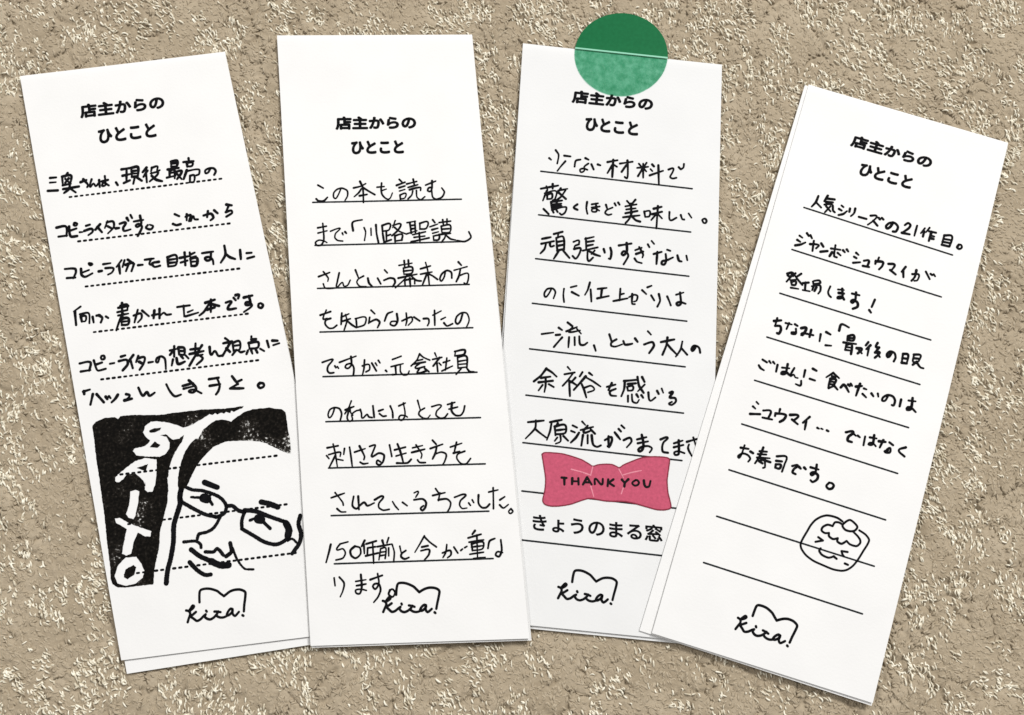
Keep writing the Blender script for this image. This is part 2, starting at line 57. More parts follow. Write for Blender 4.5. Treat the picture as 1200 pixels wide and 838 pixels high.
     'hand': [(0.602, '-420,984 -408,975|-386,1035 -367,1008 -371,955|-334,1006 -298,1004|-325,973 -347,943 -367,911|-270,945 -265,981 -239,990|-211,1001 -192,993|-192,970 -214,949 -212,926 -230,914 -237,930 -217,938 -195,932|-174,967 -159,937|-137,969 -122,965|-82,988 -25,1004|-50,1005 -49,901|-54,971 -78,922|-50,977 -26,964|-10,985 62,1002|32,1007 38,951 37,899 23,907|27,978 3,936|99,993 113,978|143,1002 131,980|91,967 154,979|124,995 129,911|123,967 99,918|132,963 145,950|176,995 187,984|168,966 180,955|166,928 241,962|212,993 222,876|272,972 299,981 296,957 284,928 298,920 320,926|330,991 342,979|359,1012 357,991 344,979'), (0.602, '-454,797 -356,824|-423,814 -415,791|-388,830 -386,803|-420,786 -437,727|-429,771 -366,790 -368,743 -381,733|-415,766 -413,738|-415,766 -389,773 -387,745 -413,738|-340,809 -357,777|-354,794 -301,809|-312,799 -334,760 -363,733|-349,781 -306,748|-389,723 -382,681|-389,723 -327,737|-379,707 -330,718|-378,691 -329,704|-358,730 -353,691|-381,675 -302,700 -304,669 -323,652 -335,660|-429,678 -398,650|-377,673 -370,661|-354,676 -347,666|-238,721 -257,701 -235,689|-183,740 -185,702 -176,670|-155,728 -120,737|-154,709 -109,719|-133,734 -125,690 -148,685 -153,698 -131,705 -110,694|-74,732 -64,707|-35,719 -68,700 -75,683 -57,673 -38,679|-25,745 -17,732|-5,751 4,739|45,765 62,748|93,776 78,754|38,732 101,749|44,714 98,725|69,751 74,700|41,691 108,710|29,666 123,685|77,700 66,662 45,632|78,677 102,655 128,648|148,710 155,678|148,710 179,715 179,685 156,678|201,731 245,746|194,698 249,717|224,749 223,616|218,702 191,663|230,698 252,677|292,719 299,671 334,688|358,706 368,682 379,681|402,719 420,695|482,686 490,671 502,670 507,684 497,696 485,691'), (0.602, '-424,501 -376,515|-426,472 -356,493|-400,473 -406,443 -427,415|-378,482 -372,460 -354,466|-359,535 -311,552|-333,541 -336,521|-344,513 -331,431|-344,513 -305,523 -294,447|-338,490 -303,499|-334,467 -299,477|-332,440 -295,452|-325,436 -349,390|-299,442 -260,402|-244,498 -214,509 -212,486|-212,486 -234,475 -237,457|-237,457 -202,464 -204,436 -224,401 -243,415|-179,521 -130,537|-175,526 -168,458|-168,504 -129,513|-167,481 -132,491|-187,451 -104,477|-160,454 -152,394 -126,415|-120,457 -137,435|-149,450 -116,434 -87,427|-69,470 -62,450|-32,480 -24,455 -28,414 -37,417|16,498 86,515|59,516 63,467 46,443 35,451 45,466 63,462 73,440 50,390|111,478 146,495|117,456 156,473|132,498 157,456 154,438|110,429 124,412 152,405|180,518 190,502|200,540 216,523|217,464 261,480|237,478 236,407|292,495 310,490|285,469 290,430 281,408 265,410 269,426 293,433 328,453|352,467 363,436 378,433|403,469 410,443'), (0.602, '-349,214 -364,180 -380,164 -387,186 -371,212 -340,216 -325,197 -333,160|-278,221 -279,183 -272,144|-240,232 -208,243|-232,205 -191,187|-134,269 -143,226 -157,195|-127,229 -118,159|-87,235 -37,245|-63,237 -66,191|-86,180 -22,199|41,247 41,177|42,213 63,220|6,172 85,194|93,202 123,218 140,212 136,185 122,178|110,221 113,165 128,164|164,248 189,227|193,267 216,278|217,222 236,194|260,233 269,195 256,160|308,223 320,199 331,173|358,237 399,253|379,252 387,187 370,176 363,188 382,197 414,189'), (0.602, '-384,-50 -319,-36|-291,-6 -271,-18|-304,-49 -281,-45|-268,-60 -288,-87 -310,-118|-243,28 -215,9|-247,-23 -189,6|-213,0 -232,-25 -170,-12|-188,-5 -163,-30|-229,-55 -229,-114|-198,-53 -194,-98|-172,-46 -164,-91 -142,-93 -124,-78|-86,-91 -74,-121|-4,-21 11,-59|38,-46 11,-67 11,-85 35,-88 72,-72|77,-53 87,-72 109,-70 128,-64|142,-33 157,-51|211,14 230,-4|195,-63 240,-46 250,-66 226,-110|288,-42 362,-21|323,-13 320,-56 301,-113|324,-51 348,-76 385,-109|408,-29 400,-76 376,-118|404,-67 439,-102|483,-52 475,-70 467,-78 462,-67 474,-48 496,-51 506,-63 511,-85'),
              (0.602, '-343,-244 -370,-286 -407,-322|-342,-246 -310,-263 -282,-285|-369,-299 -317,-288|-380,-325 -302,-310|-343,-295 -340,-341 -344,-377|-357,-338 -377,-371|-323,-331 -294,-345|-225,-225 -208,-242|-239,-268 -183,-253|-192,-258 -219,-301 -245,-334|-211,-300 -200,-388|-177,-282 -199,-312|-201,-305 -167,-324|-140,-248 -153,-273|-102,-249 -84,-261|-120,-270 -144,-303 -181,-352|-120,-275 -79,-294 -33,-321|-139,-316 -124,-346 -108,-389|-120,-334 -86,-321 -67,-341 -101,-359|2,-320 49,-303|28,-296 12,-337|52,-327 21,-345 27,-365 58,-367|96,-279 170,-266|100,-281 99,-324 86,-366|119,-295 162,-287|115,-311 121,-332|115,-311 146,-304 147,-326 121,-332|169,-250 181,-299 209,-337|212,-290 176,-331|195,-249 210,-275|123,-360 125,-394|144,-351 151,-390 174,-397 186,-378|170,-349 180,-363|197,-351 208,-365|235,-333 247,-378 276,-358|283,-320 293,-336|308,-305 318,-328|353,-325 371,-319 359,-342 355,-352 386,-353 391,-371 370,-392 353,-387 369,-375'), (0.602, '-422,-553 -335,-537|-379,-539 -380,-583 -428,-645|-380,-587 -352,-607 -315,-630|-300,-543 -236,-525|-291,-545 -296,-593 -310,-643|-256,-546 -264,-560|-272,-565 -264,-613|-272,-565 -216,-552 -211,-595 -264,-608|-268,-587 -214,-576|-238,-606 -234,-645 -259,-660|-253,-625 -266,-645|-220,-614 -192,-638|-173,-551 -148,-561|-179,-582 -158,-589|-135,-589 -150,-617 -176,-647|-122,-525 -103,-543|-127,-573 -59,-550|-90,-546 -109,-584 -66,-570|-71,-566 -46,-587|-112,-600 -117,-659|-86,-598 -83,-644|-64,-597 -52,-648 -30,-659 -9,-649|11,-618 45,-598 50,-618 37,-656 28,-650|30,-595 33,-645|63,-571 95,-607|83,-550 97,-563|97,-529 115,-543|115,-610 149,-594 159,-613 135,-648|189,-600 240,-583|194,-621 250,-606|213,-572 225,-617 223,-652 206,-666 199,-656 217,-639 252,-632 274,-643 263,-666|319,-589 357,-576 337,-603 330,-630 336,-656 364,-660|394,-605 441,-586|395,-627 446,-610|419,-586 423,-662 404,-668 399,-655 422,-647 455,-655|465,-591 518,-571|499,-564 518,-615|477,-605 473,-623 480,-642 498,-669')],
     'head': ['-313,1412 162,1400 -317,1329', '-228,1254 83,1245 -227,1166'],
     'logo': (0.62, '-114,-1403 -112,-1375 -107,-1348 -99,-1340 -74,-1338 -50,-1343 -18,-1358 -1,-1374 16,-1390|16,-1390 31,-1380 49,-1370 72,-1365 100,-1366 120,-1375 128,-1386 123,-1421 117,-1448 111,-1481|102,-1500 106,-1503|-187,-1435 -173,-1439|-173,-1441 -161,-1425 -150,-1414 -143,-1420 -152,-1430 -167,-1439|-184,-1495 -176,-1476 -168,-1456 -170,-1439|-137,-1449 -154,-1461 -167,-1469|-167,-1469 -153,-1481 -136,-1495 -117,-1490 -99,-1475 -88,-1469|-88,-1469 -94,-1480 -82,-1493 -66,-1497 -47,-1490 -32,-1477|-84,-1450 -81,-1455|-41,-1461 -26,-1463 -10,-1469|-22,-1463 -32,-1483 -16,-1495 4,-1497 20,-1492|54,-1461 44,-1458 29,-1470 21,-1488 30,-1490 49,-1476 54,-1463 51,-1484 62,-1498 73,-1492 85,-1480'),
     'rule': ['-462,901 414,868', '-455,641 420,610', '-452,382 423,350', '-450,122 426,89', '-445,-140 432,-172', '-445,-403 437,-433', '-441,-669 443,-697', '-425,-935 434,-961', '-426,-1200 369,-1223'],
     'thanks': '-213,-844 -186,-844|-198,-844 -195,-881|-154,-843 -153,-875|-121,-840 -117,-874|-152,-859 -120,-857|-73,-832 -93,-872|-72,-832 -45,-869|-83,-859 -57,-858|-28,-865 -27,-835 10,-864 14,-833|44,-833 43,-870|72,-831 46,-853|48,-851 78,-867|119,-828 136,-845|154,-824 137,-845 135,-865|194,-825 177,-842 191,-855 208,-850 214,-837 204,-825 194,-825|240,-823 245,-847 255,-858 270,-854 274,-841 277,-823'},
 4: {'at': (91.12, -6.41, -17.271),
     'back': '-620,1628 594,1630 616,-1653 -677,-1645',
     'doodle': (0.626, '218,-757 189,-747 157,-746 127,-751 100,-767 75,-793 58,-827 47,-867 35,-911 31,-943 42,-966 75,-992 122,-1009 176,-1016 234,-1021 280,-1015 307,-1001 331,-973 348,-936 365,-881 382,-813 357,-789 317,-776|226,-767 241,-747 255,-737 277,-743 303,-762 293,-786 270,-796 244,-796 224,-781 226,-767|219,-772 200,-768 180,-774 173,-797|173,-797 145,-798 123,-818 121,-837 141,-846 163,-839|163,-839 168,-856 193,-864 216,-852|216,-852 218,-869 243,-875 266,-852|266,-852 287,-864 324,-863 339,-842 335,-825 315,-808 287,-793|113,-878 142,-888|142,-888 105,-907|286,-908 253,-913|253,-913 263,-929 272,-936|141,-933 137,-947 157,-964 195,-968 222,-952|219,-953 238,-961|287,-972 305,-974'),
     'front': '-600,1638 596,1636 614,-1637 -611,-1637',
     'hand': [(0.65, '-375,995 -380,956 -396,922|-380,956 -343,933|-324,1013 -334,976|-324,995 -281,1003|-324,974 -286,983|-329,956 -287,969 -273,936 -261,929|-317,949 -286,927|-294,956 -315,913|-234,980 -221,974|-243,956 -226,951|-236,920 -212,934 -196,957|-183,977 -182,957|-154,986 -154,957 -167,935|-122,944 -78,945|-60,971 -26,979 -38,946 -62,914|-38,946 -8,925|-12,972 -3,965|5,977 16,971|72,969 64,940 48,925 40,938 54,961 82,970 106,953 101,923 85,918|141,975 157,993 172,984 165,961 136,926|136,926 180,930|209,993 208,930|255,991 240,956|255,973 256,940|280,1002 266,969|281,981 322,984|296,981 294,925|296,960 318,959|295,943 317,944|371,983 370,925|371,983 414,991 414,928|371,962 412,967|370,944 412,948|370,925 412,927|463,954 457,936 471,930 483,944 474,957 463,954'), (0.65, '-419,734 -400,727|-425,706 -406,700|-428,671 -399,686 -377,705|-382,761 -368,748|-360,755 -347,740|-349,704 -300,713 -310,690|-333,729 -326,669|-289,727 -273,712|-281,678 -244,694|-228,715 -176,723|-209,741 -200,676 -184,674|-217,695 -225,669|-186,701 -166,691|-160,725 -148,717|-141,736 -130,727|-85,733 -69,725|-91,707 -76,703|-87,671 -50,686|-31,701 -5,710 -5,677|-30,670 5,674|46,745 44,731|33,721 35,703|34,718 74,725 75,701 63,678|106,725 141,730 132,694|124,693 160,677|204,737 190,703|195,715 206,675|250,707 286,715 286,681 270,672|267,736 267,694 255,668|320,744 351,708|349,739 359,735|366,742 377,733'), (0.65, '-429,497 -402,510 -406,485 -421,451|-424,489 -406,480|-385,513 -394,492|-353,520 -372,497|-399,511 -365,483 -331,459|-401,465 -374,477|-394,454 -388,442|-395,457 -371,468 -369,447 -388,442|-389,424 -346,430|-331,470 -300,483|-317,478 -309,435|-321,431 -281,436|-273,502 -246,513 -236,501 -270,484|-278,496 -271,481|-277,468 -235,486 -225,458 -232,437|-268,469 -270,446|-251,470 -256,446|-177,498 -181,464 -172,447 -158,439|-131,494 -98,501|-122,476 -93,481|-109,505 -97,456 -121,444 -120,452 -98,459 -84,448|-49,495 -7,498|-29,508 -23,465 -34,443 -44,450 -32,462 -7,453 -1,431 -23,411|83,499 76,453|67,431 80,420'), (0.65, '-430,210 -393,225|-417,231 -417,185|-417,185 -389,191 -380,170 -386,147 -396,148|-365,218 -329,220|-346,224 -351,186|-313,227 -297,222|-301,203 -294,176 -317,169 -319,176 -294,183|-273,216 -247,225 -254,184 -262,177 -260,190 -198,197|-217,223 -216,181|-160,215 -156,174|-133,236 -107,230|-118,162 -87,169|-66,266 -62,305 -18,300|-11,251 -8,226|-11,251 19,264 25,236 -5,227|-8,239 21,248|-26,208 44,220|-7,205 -7,174|-6,201 21,210 31,156|-6,187 21,191|-6,170 25,175|53,198 82,203 66,171|56,199 88,178|107,251 98,229|123,237 106,209|118,218 121,175|158,262 154,238 172,239|172,239 160,209|158,205 183,213 164,176|171,205 189,188|246,233 240,210 231,201 224,216 237,236 262,234 274,212 270,187|309,244 314,193|309,244 337,248 342,197|311,219 339,224|314,193 342,197|368,258 405,265 403,231|373,238 404,244|369,254 374,217 400,226|393,223 376,200|394,219 420,198 438,198'), (0.65, '-434,-22 -407,-30|-446,-59 -432,-72 -411,-78|-396,-19 -385,-28|-374,-17 -363,-25|-346,-26 -344,-65|-318,-33 -278,-25|-293,-5 -292,-60 -313,-68 -310,-57 -289,-52 -268,-61|-252,-15 -262,-66 -246,-52 -234,-64 -219,-64|-197,-73 -194,-100 -222,-100|-191,-9 -189,-48|-152,12 -130,7|-154,-48 -124,-49|-37,24 -68,-12|-36,22 1,4|-37,2 -20,1|-44,-14 -43,-68|-44,-14 -13,-9 -16,-36|-44,-29 -15,-24|-40,-44 -16,-39|-19,-42 9,-61|-40,-68 -20,-51|23,-44 37,-24 72,-55|59,-16 69,-22|71,-7 81,-16|103,-14 134,-1|121,8 116,-63|148,-11 163,-12|148,-43 172,-56|195,-26 209,-38|229,-16 236,-32|287,-8 278,-42 262,-47 262,-29 283,-8 313,-7 330,-26 329,-55 319,-55|361,-10 362,-49|402,-3 440,4|420,17 425,-44 406,-55 407,-41 428,-39 455,-54'),
              (0.65, '-404,-262 -390,-270|-416,-292 -400,-300|-420,-337 -367,-322|-355,-297 -315,-288 -318,-333|-349,-336 -295,-331|-268,-262 -268,-278|-286,-292 -285,-307|-286,-292 -230,-284 -233,-311 -251,-331|-206,-276 -162,-267 -177,-298|-190,-298 -153,-314|-100,-255 -127,-297|-112,-282 -108,-331|113,-278 152,-264 133,-298 134,-319 158,-321|160,-275 171,-281|181,-277 194,-282|221,-269 224,-319|247,-266 284,-261|267,-247 270,-299 249,-306 255,-295 273,-293 290,-304|300,-272 336,-265|322,-259 313,-304|357,-261 380,-270|355,-303 368,-290 373,-314 353,-321 343,-317 360,-307|450,-261 417,-288 455,-312|-44,-301 -34,-303|-22,-299 -13,-300|10,-299 19,-301'), (0.65, '-420,-533 -377,-527|-403,-514 -406,-566 -414,-591 -422,-582 -401,-561 -372,-561 -354,-576 -360,-595|-363,-538 -347,-542|-315,-521 -276,-512|-320,-539 -275,-528|-301,-495 -307,-548 -322,-593|-320,-559 -251,-542|-277,-555 -264,-597 -273,-604|-296,-561 -243,-562|-301,-574 -283,-581|-217,-520 -166,-507 -165,-550 -168,-593|-214,-545 -183,-539|-211,-564 -209,-583|-211,-564 -184,-559 -186,-581 -207,-583|-122,-546 -93,-534 -108,-558 -112,-579 -93,-584|-85,-540 -74,-546|-57,-535 -47,-541|-24,-523 21,-522|5,-499 8,-542 -6,-563 -14,-556 -1,-545 25,-553 27,-576 7,-598 -6,-592|95,-574 85,-597 101,-608 118,-600 123,-582 111,-573 95,-574')],
     'head': ['-274,1420 206,1422 -279,1341', '-187,1269 125,1272 -191,1186'],
     'logo': (0.62, '-117,-1389 -115,-1361 -111,-1333 -103,-1325 -77,-1323 -53,-1327 -21,-1342 -4,-1358 13,-1374|13,-1374 28,-1364 47,-1354 70,-1348 97,-1350 117,-1359 126,-1369 121,-1404 115,-1432 110,-1465|101,-1484 105,-1487|-190,-1422 -176,-1426|-176,-1428 -164,-1411 -153,-1400 -147,-1406 -156,-1416 -171,-1425|-187,-1483 -179,-1463 -171,-1443 -174,-1426|-140,-1435 -157,-1447 -170,-1456|-170,-1456 -155,-1468 -138,-1482 -119,-1476 -101,-1461 -91,-1455|-91,-1455 -96,-1466 -84,-1479 -68,-1483 -49,-1476 -34,-1463|-86,-1436 -83,-1441|-44,-1446 -28,-1449 -12,-1454|-24,-1448 -34,-1468 -17,-1480 2,-1482 18,-1477|52,-1445 42,-1442 27,-1455 19,-1473 29,-1475 47,-1461 52,-1447 50,-1468 61,-1483 72,-1476 84,-1465'),
     'rule': ['-437,904 442,884', '-440,642 438,626', '-440,374 439,367', '-445,109 440,103', '-446,-148 438,-150', '-449,-405 442,-414', '-449,-670 441,-679', '-446,-934 443,-939', '-446,-1195 445,-1203']}}

# ------------------------------------------------------------------ materials
def newmat(name):
    m = bpy.data.materials.new(name); m.use_nodes = True
    nt = m.node_tree; return m, nt, nt.nodes['Principled BSDF']
def node(nt, t, **kw):
    n = nt.nodes.new(t)
    for k, v in kw.items(): setattr(n, k, v)
    return n
def noise(nt, scale, detail=3.0, rough=0.55):
    tc = node(nt, 'ShaderNodeTexCoord'); n = node(nt, 'ShaderNodeTexNoise')
    n.inputs['Scale'].default_value = scale; n.inputs['Detail'].default_value = detail
    n.inputs['Roughness'].default_value = rough
    nt.links.new(tc.outputs['Object'], n.inputs['Vector']); return n
def ramp(nt, src, stops):
    r = node(nt, 'ShaderNodeValToRGB'); e = r.color_ramp.elements
    while len(e) < len(stops): e.new(0.5)
    for i, (p, c) in enumerate(stops): e[i].position = p; e[i].color = (*c, 1)
    nt.links.new(src, r.inputs['Fac']); return r
def bump(nt, src, bsdf, dist, strength=1.0):
    b = node(nt, 'ShaderNodeBump'); b.inputs['Distance'].default_value = dist; b.inputs['Strength'].default_value = strength
    nt.links.new(src, b.inputs['Height']); nt.links.new(b.outputs['Normal'], bsdf.inputs['Normal'])

def paper_mat(name, col):
    m, nt, b = newmat(name)
    n = noise(nt, 60, 3); r = ramp(nt, n.outputs['Fac'], [(0.3, tuple(v * 0.96 for v in col)), (0.7, col)])
    nt.links.new(r.outputs['Color'], b.inputs['Base Color']); b.inputs['Roughness'].default_value = 0.75
    b.inputs['Specular IOR Level'].default_value = 0.25
    f = noise(nt, 1400, 4); bump(nt, f.outputs['Fac'], b, 0.00004)
    return m
M_PAPER = paper_mat('white_paper', (0.84, 0.838, 0.832))
M_PAPERGREY = paper_mat('greyish_white_paper', (0.785, 0.79, 0.79))
def ink(name, col, rough=0.7, worn=None):
    m, nt, b = newmat(name); b.inputs['Roughness'].default_value = rough
    b.inputs['Specular IOR Level'].default_value = 0.04
    lo, hi = (0.35, 0.75) if worn is None else worn
    n = noise(nt, 420 if worn is None else 900, 3, 0.6)
    r = ramp(nt, n.outputs['Fac'], [(lo, col), (hi, tuple(v * 1.7 + 0.002 for v in col))])
    nt.links.new(r.outputs['Color'], b.inputs['Base Color']); return m
M_PEN = ink('black_felt_pen', (0.004, 0.004, 0.005))
M_PRINT = ink('black_print', (0.004, 0.004, 0.005))
M_RULE = ink('grey_print', (0.014, 0.017, 0.019))

def stamp_mat():
    m, nt, b = newmat('worn_stamp_ink'); b.inputs['Roughness'].default_value = 0.7; b.inputs['Specular IOR Level'].default_value = 0.05
    big = noise(nt, 75, 2, 0.5); fine = noise(nt, 1300, 2, 0.6)
    bm = ramp(nt, big.outputs['Fac'], [(0.50, (0, 0, 0)), (0.70, (0.40, 0.40, 0.40))])
    add = node(nt, 'ShaderNodeMath', operation='ADD'); nt.links.new(fine.outputs['Fac'], add.inputs[0]); nt.links.new(bm.outputs['Color'], add.inputs[1])
    r = ramp(nt, add.outputs[0], [(0.45, (0.004, 0.0035, 0.003)), (0.66, (0.012, 0.010, 0.008)), (0.78, (0.05, 0.045, 0.04)), (0.87, (0.6, 0.6, 0.58))])
    nt.links.new(r.outputs['Color'], b.inputs['Base Color']); return m
M_STAMP = stamp_mat()

def bow_mat(name, col):
    m, nt, b = newmat(name); b.inputs['Roughness'].default_value = 0.55
    n = noise(nt, 1100, 3, 0.7); r = ramp(nt, n.outputs['Fac'], [(0.3, tuple(v * 0.85 for v in col)), (0.7, tuple(min(1, v * 1.12) for v in col))])
    nt.links.new(r.outputs['Color'], b.inputs['Base Color']); b.inputs['Specular IOR Level'].default_value = 0.2; return m
M_BOW = bow_mat('rose_red_print', (0.52, 0.085, 0.150))
M_BOWEDGE = bow_mat('dark_rose_print', (0.22, 0.020, 0.042))
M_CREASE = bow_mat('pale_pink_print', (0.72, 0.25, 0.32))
m, nt, b = newmat('black_foil'); b.inputs['Base Color'].default_value = (0.006, 0.004, 0.005, 1); b.inputs['Roughness'].default_value = 0.5; b.inputs['Specular IOR Level'].default_value = 0.12
M_FOIL = m

def film_mat():
    m, nt, b = newmat('green_translucent_film')
    b.inputs['Base Color'].default_value = (0.02, 0.34, 0.13, 1); b.inputs['Roughness'].default_value = 0.35
    b.inputs['Specular IOR Level'].default_value = 0.4
    n = noise(nt, 380, 4, 0.65); bump(nt, n.outputs['Fac'], b, 0.00022)
    t = node(nt, 'ShaderNodeBsdfTransparent')
    air = noise(nt, 520, 5, 0.75)                # trapped air: paler where the film has not bonded
    r = ramp(nt, air.outputs['Fac'], [(0.34, (0.22, 0.54, 0.39)), (0.68, (0.48, 0.78, 0.65))]); nt.links.new(r.outputs['Color'], t.inputs['Color'])
    mx = node(nt, 'ShaderNodeMixShader'); mx.inputs['Fac'].default_value = 0.16
    nt.links.new(t.outputs[0], mx.inputs[1]); nt.links.new(b.outputs[0], mx.inputs[2])
    nt.links.new(mx.outputs[0], nt.nodes['Material Output'].inputs['Surface']); return m
M_FILM = film_mat()
m, nt, b = newmat('deep_green_sticker'); b.inputs['Roughness'].default_value = 0.5; b.inputs['Specular IOR Level'].default_value = 0.1
n = noise(nt, 900, 2); r = ramp(nt, n.outputs['Fac'], [(0.3, (0.0, 0.120, 0.036)), (0.7, (0.002, 0.140, 0.044))]); nt.links.new(r.outputs['Color'], b.inputs['Base Color'])
M_DEEP = m
m, nt, b = newmat('green_film_crease_highlight'); b.inputs['Base Color'].default_value = (0.20, 0.52, 0.36, 1); b.inputs['Roughness'].default_value = 0.4  # glossy highlight along the film's crease, painted as a paler green
M_FILM_GLINT = m

def carpet_mat():
    m, nt, b = newmat('tan_carpet'); b.inputs['Roughness'].default_value = 0.95; b.inputs['Specular IOR Level'].default_value = 0.1
    n = noise(nt, 55, 3, 0.6); f = noise(nt, 900, 3, 0.65)
    mx = node(nt, 'ShaderNodeMath', operation='MULTIPLY_ADD'); mx.inputs[1].default_value = 0.55
    nt.links.new(f.outputs['Fac'], mx.inputs[0]); nt.links.new(n.outputs['Fac'], mx.inputs[2])
    r = ramp(nt, mx.outputs[0], [(0.5, (0.325, 0.264, 0.183)), (0.78, (0.40, 0.332, 0.238)), (1.0, (0.465, 0.392, 0.289))])
    nt.links.new(r.outputs['Color'], b.inputs['Base Color'])
    g = noise(nt, 1500, 3, 0.6); bump(nt, g.outputs['Fac'], b, 0.00022)
    return m
M_CARPET = carpet_mat()
def yarn_mat(name, lo, hi, scale=700):
    m, nt, b = newmat(name); b.inputs['Roughness'].default_value = 0.8; b.inputs['Specular IOR Level'].default_value = 0.3
    n = noise(nt, scale, 2); r = ramp(nt, n.outputs['Fac'], [(0.34, lo), (0.64, hi)])
    nt.links.new(r.outputs['Color'], b.inputs['Base Color']); return m
M_CREAM = yarn_mat('cream_yarn', (0.56, 0.49, 0.36), (0.95, 0.905, 0.77), 480)
M_TANYARN = yarn_mat('tan_yarn', (0.372, 0.308, 0.217), (0.462, 0.390, 0.286))

# ------------------------------------------------------------------ object helpers
def link(name, mesh, mat, parent=None, smooth=False):
    o = bpy.data.objects.new(name, mesh); COL.objects.link(o)
    if mat: mesh.materials.append(mat)
    if parent: o.parent = parent
    if smooth: mesh.shade_smooth()
    return o
def np_mesh(name, verts, quads):
    me = bpy.data.meshes.new(name); nv, nf = len(verts), len(quads); k = quads.shape[1]
    me.vertices.add(nv); me.vertices.foreach_set('co', np.ascontiguousarray(verts, dtype=np.float32).ravel())
    me.loops.add(nf * k); me.loops.foreach_set('vertex_index', np.ascontiguousarray(quads, dtype=np.int32).ravel())
    me.polygons.add(nf); me.polygons.foreach_set('loop_start', np.arange(0, nf * k, k, dtype=np.int32))
    me.update(calc_edges=True); me.validate(); return me
def dec(t): return [tuple(int(v) / 20.0 for v in p.split(',')) for p in t.split()]
def smooth01(t): t = min(1.0, max(0.0, t)); return t * t * (3 - 2 * t)

# ------------------------------------------------------------------ carpet
NS = np.random.RandomState(3)
TAB = NS.rand(512, 512)
def vnoise(x, y):
    xi = np.floor(x).astype(int); yi = np.floor(y).astype(int); fx = x - xi; fy = y - yi
    fx = fx * fx * (3 - 2 * fx); fy = fy * fy * (3 - 2 * fy)
    g = lambda a, b: TAB[a % 512, b % 512]
    return (g(xi, yi) * (1 - fx) + g(xi + 1, yi) * fx) * (1 - fy) + (g(xi, yi + 1) * (1 - fx) + g(xi + 1, yi + 1) * fx) * fy
def fbm(x, y, o=3):
    s = 0; a = 0.5; t = 0
    for i in range(o): s = s + a * vnoise(x * 2 ** i + 17 * i, y * 2 ** i + 9 * i); t += a; a *= 0.5
    return s / t
def worley(x, y):
    xi = np.floor(x).astype(int); yi = np.floor(y).astype(int)
    f1 = np.full(x.shape, 9.0); f2 = np.full(x.shape, 9.0)
    for i in (-1, 0, 1):
        for j in (-1, 0, 1):
            a = xi + i; b = yi + j
            px = a + TAB[a % 512, b % 512]; py = b + TAB[(a + 131) % 512, (b + 57) % 512]
            d = np.hypot(px - x, py - y); f2 = np.minimum(f2, np.maximum(f1, d)); f1 = np.minimum(f1, d)
    return f1, f2
CA, SA = math.cos(math.radians(-62)), math.sin(math.radians(-62))
def along(x, y): return x * CA + y * SA, -x * SA + y * CA      # along / across the pile's slant
def cream_mask(x, y):
    a, c = along(x, y)
    return fbm(a / 7.0 + 40, c / 4.2 + 11, 3)
def carpet_h(x, y):
    wx = x + 3.2 * (fbm(x / 4.0, y / 4.0) - 0.5); wy = y + 3.2 * (fbm(x / 4.0 + 50, y / 4.0 + 80) - 0.5)
    a, c = along(wx, wy)
    f1, f2 = worley(a / 7.5, c / 5.2); d = f2 - f1
    gate = np.clip((fbm(x / 7.0 + 7, y / 7.0 + 3, 2) - 0.44) * 6, 0, 1)
    h = -0.95 * np.exp(-(d / 0.075) ** 2) * gate - 0.30 * np.clip(f1 - 0.25, 0, 1)
    f1, f2 = worley(a / 3.4 + 30, c / 2.6 + 60); d2 = f2 - f1
    h += -0.32 * np.exp(-(d2 / 0.20) ** 2) * np.clip((fbm(x / 6.0 + 70, y / 6.0 + 33, 2) - 0.40) * 6, 0, 1)
    h += 0.40 * (fbm(x / 5.0 + 3, y / 5.0 + 5, 2) - 0.5) + 0.28 * (fbm(x / 1.15, y / 1.15, 3) - 0.5)
    cm = np.clip((cream_mask(x, y) - 0.48) * 8, 0, 1)
    return np.minimum(h - 0.45 * cm, 0.20)
STEP = 0.55
gx = np.arange(-240, 240.01, STEP); gy = np.arange(-200, 200.01, STEP)
X, Y = np.meshgrid(gx, gy)
H = carpet_h(X, Y)
V = np.stack([X, Y, H], -1).reshape(-1, 3) * MM
nx, ny = len(gx), len(gy)
idx = np.arange(nx * ny).reshape(ny, nx)
F = np.stack([idx[:-1, :-1], idx[:-1, 1:], idx[1:, 1:], idx[1:, :-1]], -1).reshape(-1, 4)
carpet = link('carpet', np_mesh('carpet', V, F), M_CARPET, smooth=True)
carpet['kind'] = 'structure'

